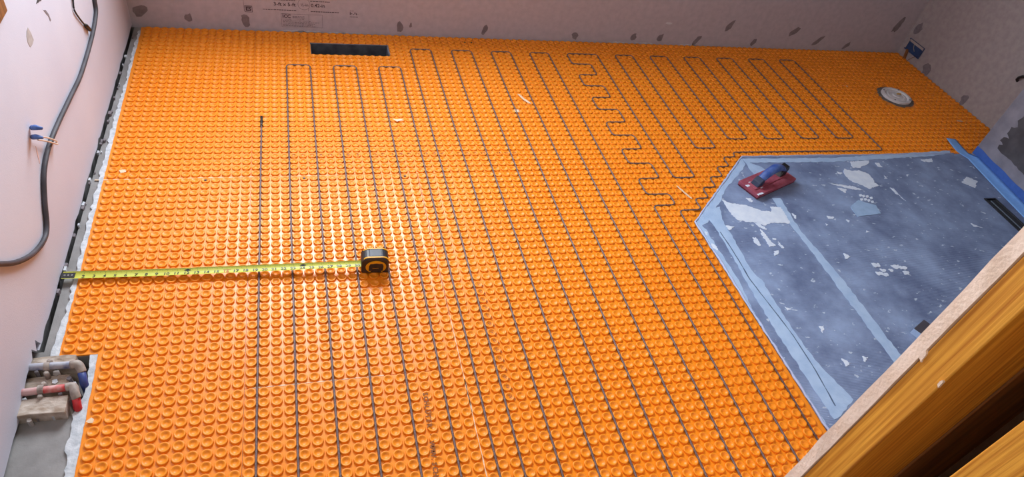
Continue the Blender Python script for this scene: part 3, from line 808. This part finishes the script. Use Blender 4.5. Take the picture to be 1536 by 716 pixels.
MB().box(x0 - .002, x1 + .004, y1, y1 + .004, -.003, .0045).build('duct_flange', M_DUCTL, fv_)
MB().box(x1, x1 + .004, y0 + .004, y1, -.003, .0045).build('duct_flange', M_DUCTL, fv_)

# ================================================================== TOILET FLANGE
tf = empty('toilet_flange', W(*FLANGE)); tag(tf, 'round white toilet flange with test plug set in grey mortar', 'toilet flange')
M_PVC = mat('dusty_white_pvc', lin(206, 202, 206), lin(222, 220, 222), 40, .6)
c = W(*FLANGE)
ringpts = [(c[0] + (.088 + random.uniform(-.006, .006)) * math.cos(2 * math.pi * k / 40), c[1] + (.088 + random.uniform(-.006, .006)) * math.sin(2 * math.pi * k / 40)) for k in range(40)]
MB().prism(ringpts, -.002, .0035, None).build('mortar_ring', mat('dark_mortar', lin(88, 82, 80), lin(120, 114, 110), 60, .9, .6, 150), tf)
MB().lathe([(.072, .003), (.072, .012), (.068, .014), (.060, .014), (.056, .012), (.054, .008), (.050, .008), (.050, .003)], 40, c).build('flange_ring', M_PVC, tf, smooth=False)
MB().lathe([(.049, .004), (.049, .0095), (.040, .0125), (.034, .0100), (.020, .0100), (.016, .0135), (.004, .0135)], 32, c).build('test_plug', M_PVC, tf)
for k in range(4):
    a = math.pi / 4 + k * math.pi / 2
    MB().lathe([(.004, .0135), (.004, .0155), (.002, .016)], 10, (c[0] + .063 * math.cos(a), c[1] + .063 * math.sin(a), 0)).build('flange_bolt', M_DUCT, tf)
MB().box(c[0] + .006, c[0] + .030, c[1] + .004, c[1] + .010, .0135, .0165).build('plug_tag', M_YEL, tf)

# ================================================================== ELECTRICAL BOX on the right wall
eb = empty('outlet_box', (RX, .938, .045)); tag(eb, 'open blue electrical outlet box low on the brown grey wall', 'electrical box')
M_BOX = mat('blue_box_plastic', lin(36, 62, 104), lin(44, 72, 116), 40, .5)
b0, b1, z0, z1 = .880, .996, .044, .104
bx = MB(); xo = RX - .006
bx.box(xo, RX, b0, b1, z0, z0 + .004).box(xo, RX, b0, b1, z1 - .004, z1).box(xo, RX, b0, b0 + .004, z0 + .004, z1 - .004).box(xo, RX, b1 - .004, b1, z0 + .004, z1 - .004)
bx.build('box_rim', M_BOX, eb)
MB().box(RX - .0025, RX - .0005, b0 + .004, b1 - .004, z0 + .004, z1 - .004).build('box_back', M_BOX, eb)
MB().box(RX - .007, RX - .005, b0 + .002, b1 - .010, z1 - .013, z1 - .001).build('mounting_strip', mat('pale_strip', lin(170, 160, 156), None, rough=.6), eb)
MB().box(RX - .007, RX - .005, b1 - .007, b1 + .001, z0 + .006, z1 - .004).build('mounting_strip', mat('pale_strip2', lin(170, 160, 156), None, rough=.6), eb)
MB().tube([(RX - .006, .955, .10), (RX - .008, .940, .075), (RX - .006, .925, .062)], .0012, 6).build('wire', mat('pale_wire', lin(170, 160, 140), None, rough=.5), eb, smooth=True)
cs = empty('wooden_shim', (RX - .006, .965, 0)); tag(cs, 'dark wooden shim standing on the membrane below the blue box', 'wood shim')
MB().prism([(.949, -.0005), (.964, -.0005), (.976, .050), (.962, .052)], RX - .010, RX - .0005, lambda a, b, z: (z, a, b)).build('shim', M_WOODD, cs, bevel=.001)
MB().tube([(RX - .003, .905, .044), (RX - .003, .925, .020), (RX - .003, .935, .002)], .0012, 6).build('wire_tail', M_WOODD, eb, smooth=True)
hk = empty('wall_hook', (RX, .345, .24)); tag(hk, 'black curved cable end sticking out of the brown grey wall', 'cable end')
MB().tube([(RX + .002, .352, .236), (RX - .010, .352, .246), (RX - .014, .347, .258), (RX - .014, .335, .270), (RX - .012, .318, .276), (RX - .004, .300, .276)], .006, 8).build('cable_end', M_BLACK, hk, smooth=True)

# ================================================================== CORDS AND WIRES on the left wall
def smooth_path(pts, k=6):
    pts = [Vector(p) for p in pts]; out = []
    for i in range(len(pts) - 1):
        p0 = pts[max(0, i - 1)]; p1 = pts[i]; p2 = pts[i + 1]; p3 = pts[min(len(pts) - 1, i + 2)]
        for j in range(k):
            t = j / k
            out.append(.5 * ((2 * p1) + (p2 - p0) * t + (2 * p0 - 5 * p1 + 4 * p2 - p3) * t * t + (3 * p1 - p0 - 3 * p2 + p3) * t ** 3))
    return out + [pts[-1]]
cx_ = LX + .0065
pc = [(.60, .40), (.593, .342), (.585, .320), (.561, .286), (.452, .262), (.255, .250), (.111, .262), (-.055, .277), (-.158, .278), (-.228, .259), (-.280, .216), (-.325, .166), (-.371, .161), (-.447, .192), (-.521, .243), (-.582, .301), (-.632, .358), (-.66, .42)]
cord = MB().tube(smooth_path([(cx_, a, b) for a, b in pc]), .0062, 10).build('power_cord', M_CORD, None, smooth=True)
tag(cord, 'thick dark grey cord curving down the pale wall', 'cord')
tc_ = empty('sensor_cord', (LX, .39, .34)); tag(tc_, 'thin black cord with a small plug hanging on the pale wall', 'cord')
MB().tube(smooth_path([(LX + .004, .40, .50), (LX + .004, .391, .433), (LX + .004, .380, .418), (LX + .004, .366, .394), (LX + .004, .391, .354), (LX + .004, .424, .316)]), .0026, 8).build('cord', M_BLACK, tc_, smooth=True)
MB().tube([(LX + .006, .420, .320), (LX + .006, .425, .314), (LX + .006, .448, .289), (LX + .006, .453, .284)], .006, 8, radii=[.003, .0062, .0062, .005]).build('plug', M_BLACK, tc_, smooth=True)
wn = empty('capped_wires', (LX, -.20, .35)); tag(wn, 'pair of pale wires with blue wire nuts poking from the wall', 'wires')
M_NUT = mat('blue_wire_nut', lin(58, 92, 160), lin(90, 124, 186), 60, .5)
M_CREAM = mat('cream_wire', lin(214, 196, 182), None, rough=.5)
for dy, dz in ((-.042, .040), (-.058, .024)):
    MB().tube([(LX + .004, -.150 + dy, .330 + dz), (LX + .014, -.157 + dy, .336 + dz), (LX + .030, -.164 + dy, .338 + dz)], .006, 10, radii=[.0062, .0066, .0034]).build('wire_nut', M_NUT, wn, smooth=True)
for z1_ in (0.0, -.020):
    MB().tube(smooth_path([(LX + .012, -.205, .352 + z1_ * .4), (LX + .0155, -.165, .322 + z1_ * .6), (LX + .0158, -.125, .285 + z1_ * .6), (LX + .0155, -.112, .270 + z1_ * .4), (LX + .006, -.100, .256), (LX - .002, -.098, .254)]), .0020, 7).build('wire', M_CREAM, wn, smooth=True)
wbk = empty('wood_block', (LX + .01, -.16, .62)); tag(wbk, 'brown wooden block fixed on the pale wall', 'wood block')
MB().box(LX, LX + .008, -.30, -.100, .622, .80).build('block', M_WOODD, wbk, bevel=.002)

# ================================================================== RAGGED THINSET AND PLUMBING along the left wall
def strip(name, left, right, z, step, amp, m, root, z0=-.0045):
    pl = ragged(left, step, amp, False) + ragged(right[::-1], step, amp * .3, False)
    return MB().prism(pl, z0, z, on_floor).build(name, m, root)
strip('thinset_edge', [(-15.6, -33), (-15.7, -28), (-15.55, -20), (-15.75, -12), (-15.65, -4), (-15.6, 4), (-15.5, 11), (-15.45, 16), (-15.7, 20.2)],
      [(-15.35, -33), (-15.3, -20), (-15.2, -4), (-15.15, 11), (-15.1, 20.2)], .0012, .45, .13, M_THINSET, floor)
strip('thinset_edge', [(-12.85, 20.3), (-12.75, 22.0), (-12.6, 23.8), (-12.85, 24.8), (-13.15, 25.8), (-13.0, 27), (-13.15, 28.4), (-12.8, 30), (-12.9, 46)],
      [(-12.28, 20.3), (-12.2, 26), (-12.05, 46)], .002, .35, .12, M_THINSET, floor)
for k in range(26):                     # mortar crumbs along the wall foot
    v_ = random.uniform(-33, 19); u_ = -16.25 + random.uniform(-.2, .25); s = random.uniform(.1, .3)
    pl = ragged([(u_ - s * .5, v_ - s), (u_ + s * .5, v_ - s * .8), (u_ + s * .4, v_ + s), (u_ - s * .5, v_ + s * .9)], .15, .05)
    MB().prism(pl, -.0045, random.uniform(.002, .008), on_floor).build('mortar_crumb', M_SMEAR if k % 3 else M_THINSET, floor)

for k in range(22):                     # rubble and dust round the pipes
    u_ = random.uniform(-16.9, -12.9); v_ = random.uniform(20.5, 26.4); s = random.uniform(.14, .38)
    pl = ragged([(u_ - s, v_ - s * .6), (u_ + s * .4, v_ - s), (u_ + s, v_ + s * .2), (u_ + s * .2, v_ + s), (u_ - s * .8, v_ + s * .6)], .12, .05)
    MB().prism(pl, -.05, random.uniform(.004, .020), on_floor).build('mortar_crumb', (M_THINSET, M_SMEAR, M_TAN)[k % 3], floor)
M_PIPEB = mat('dusty_blue_pipe', lin(170, 172, 184), lin(70, 84, 140), 34, .6, .2, 120, lo=.5, hi=.72)
M_PIPER = mat('dusty_red_pipe', lin(206, 168, 166), lin(198, 66, 66), 26, .6, .2, 120, lo=.42, hi=.62)
M_BLUE = mat('blue_pipe', lin(48, 66, 132), None, rough=.5)
M_REDP = mat('red_pipe', lin(188, 40, 48), None, rough=.5)
M_BRASS = mat('dusty_fitting', lin(140, 128, 122), lin(170, 160, 152), 60, .6, .3, 200)
M_BLOCK = mat('dusty_wood_block', lin(150, 132, 116), lin(196, 184, 174), 34, .85, .8, 80, stretch=(1, 2, 1))
def pipe(label, m, mend, a, b, c, d):
    r = empty('water_pipe', W(a[0], a[1], 0)); tag(r, label, 'pipe')
    MB().tube([W(*a, .030), W((a[0] * .5 + b[0] * .5), (a[1] + b[1]) / 2, .031), W(*b, .030)], .0085, 12).build('pipe', m, r, smooth=True)
    MB().tube(smooth_path([W(b[0] - .3, b[1], .030), W(b[0] + .15, b[1], .031), W(c[0], c[1], .027), W(c[0] + .12, c[1] + .3, .020)], 4), .0100, 12).build('elbow_fitting', M_BRASS, r, smooth=True)
    MB().tube([W(c[0] + .05, c[1] + .15, .024), W(d[0], d[1], .006), W(d[0] + .1, d[1] + .25, -.03)], .0088, 12).build('pipe_end', mend, r, smooth=True)
    return r
p1 = pipe('dusty blue water pipe crossing the wall cavity, upper of the two', M_PIPEB, M_BLUE, (-17.4, 21.75), (-13.4, 21.86), (-13.05, 22.1), (-12.75, 23.2))
p2 = pipe('dusty red water pipe crossing the wall cavity, lower of the two', M_PIPER, M_REDP, (-17.4, 24.1), (-13.35, 23.95), (-13.0, 24.5), (-12.85, 25.3))
def rough_block(label, u0, u1, v0, v1, z0, z1, seed):
    r = empty('wood_blocking', W((u0 + u1) / 2, (v0 + v1) / 2, z0)); tag(r, label, 'wood block')
    rnd = random.Random(seed); n = 5; top = []; 
    mb = MB(); v = []; f = []
    for i in range(n + 1):
        for j in range(3):
            v.append(W(u0 + (u1 - u0) * i / n + rnd.uniform(-.05, .05), v0 + (v1 - v0) * j / 2 + rnd.uniform(-.06, .06), z1 + rnd.uniform(-.0025, .0025)))
    for i in range(n + 1):
        for j in range(3):
            v.append(W(u0 + (u1 - u0) * i / n, v0 + (v1 - v0) * j / 2, z0))
    o = (n + 1) * 3
    for i in range(n):
        for j in range(2):
            f.append((i * 3 + j, (i + 1) * 3 + j, (i + 1) * 3 + j + 1, i * 3 + j + 1)); f.append((o + i * 3 + j, o + i * 3 + j + 1, o + (i + 1) * 3 + j + 1, o + (i + 1) * 3 + j))
        f.append((i * 3, o + i * 3, o + (i + 1) * 3, (i + 1) * 3)); f.append((i * 3 + 2, (i + 1) * 3 + 2, o + (i + 1) * 3 + 2, o + i * 3 + 2))
    for j in range(2):
        f.append((j, j + 1, o + j + 1, o + j)); f.append((n * 3 + j, o + n * 3 + j, o + n * 3 + j + 1, n * 3 + j + 1))
    mb.add(v, f).build('block', M_BLOCK, r, bevel=.002)
    return r
rough_block('pale dusty wood block above the blue pipe', -17.2, -13.7, 20.45, 21.55, -.05, .016, 1)
rough_block('dusty wood block between the red and blue pipes', -16.9, -13.8, 22.25, 23.5, -.05, .012, 2)
rough_block('tan wood block below the red pipe', -17.2, -13.45, 24.5, 26.0, -.05, .024, 3)
for (u_, v_, lb) in [(-15.3, 22.3, 'dusty pipe clip on the blue pipe'), (-15.3, 23.95, 'dusty pipe clip on the red pipe')]:
    r = empty('pipe_clip', W(u_, v_, .02)); tag(r, lb, 'pipe clip')
    x, y, z = W(u_, v_ - (.45 if v_ < 23 else 0), .030)
    v = []; f = []
    K = 10
    for k in range(K + 1):
        a = math.pi * k / K
        for rr, dx in ((.0092, -.006), (.0112, -.006), (.0112, .006), (.0092, .006)): v.append((x + dx, y + rr * math.cos(a), z + rr * math.sin(a)))
    for i in range(K):
        for k in range(4): f.append((i * 4 + k, i * 4 + (k + 1) % 4, i * 4 + 4 + (k + 1) % 4, i * 4 + 4 + k))
    MB().add(v, f).build('strap', M_BRASS, r)
    for s in (-1, 1):
        MB().lathe([(.0062, -.016), (.0062, .002), (.0045, .006), (.002, .0065)], 10, (x, y + s * .017, z - .004)).build('screw_boss', M_BRASS, r, smooth=True)
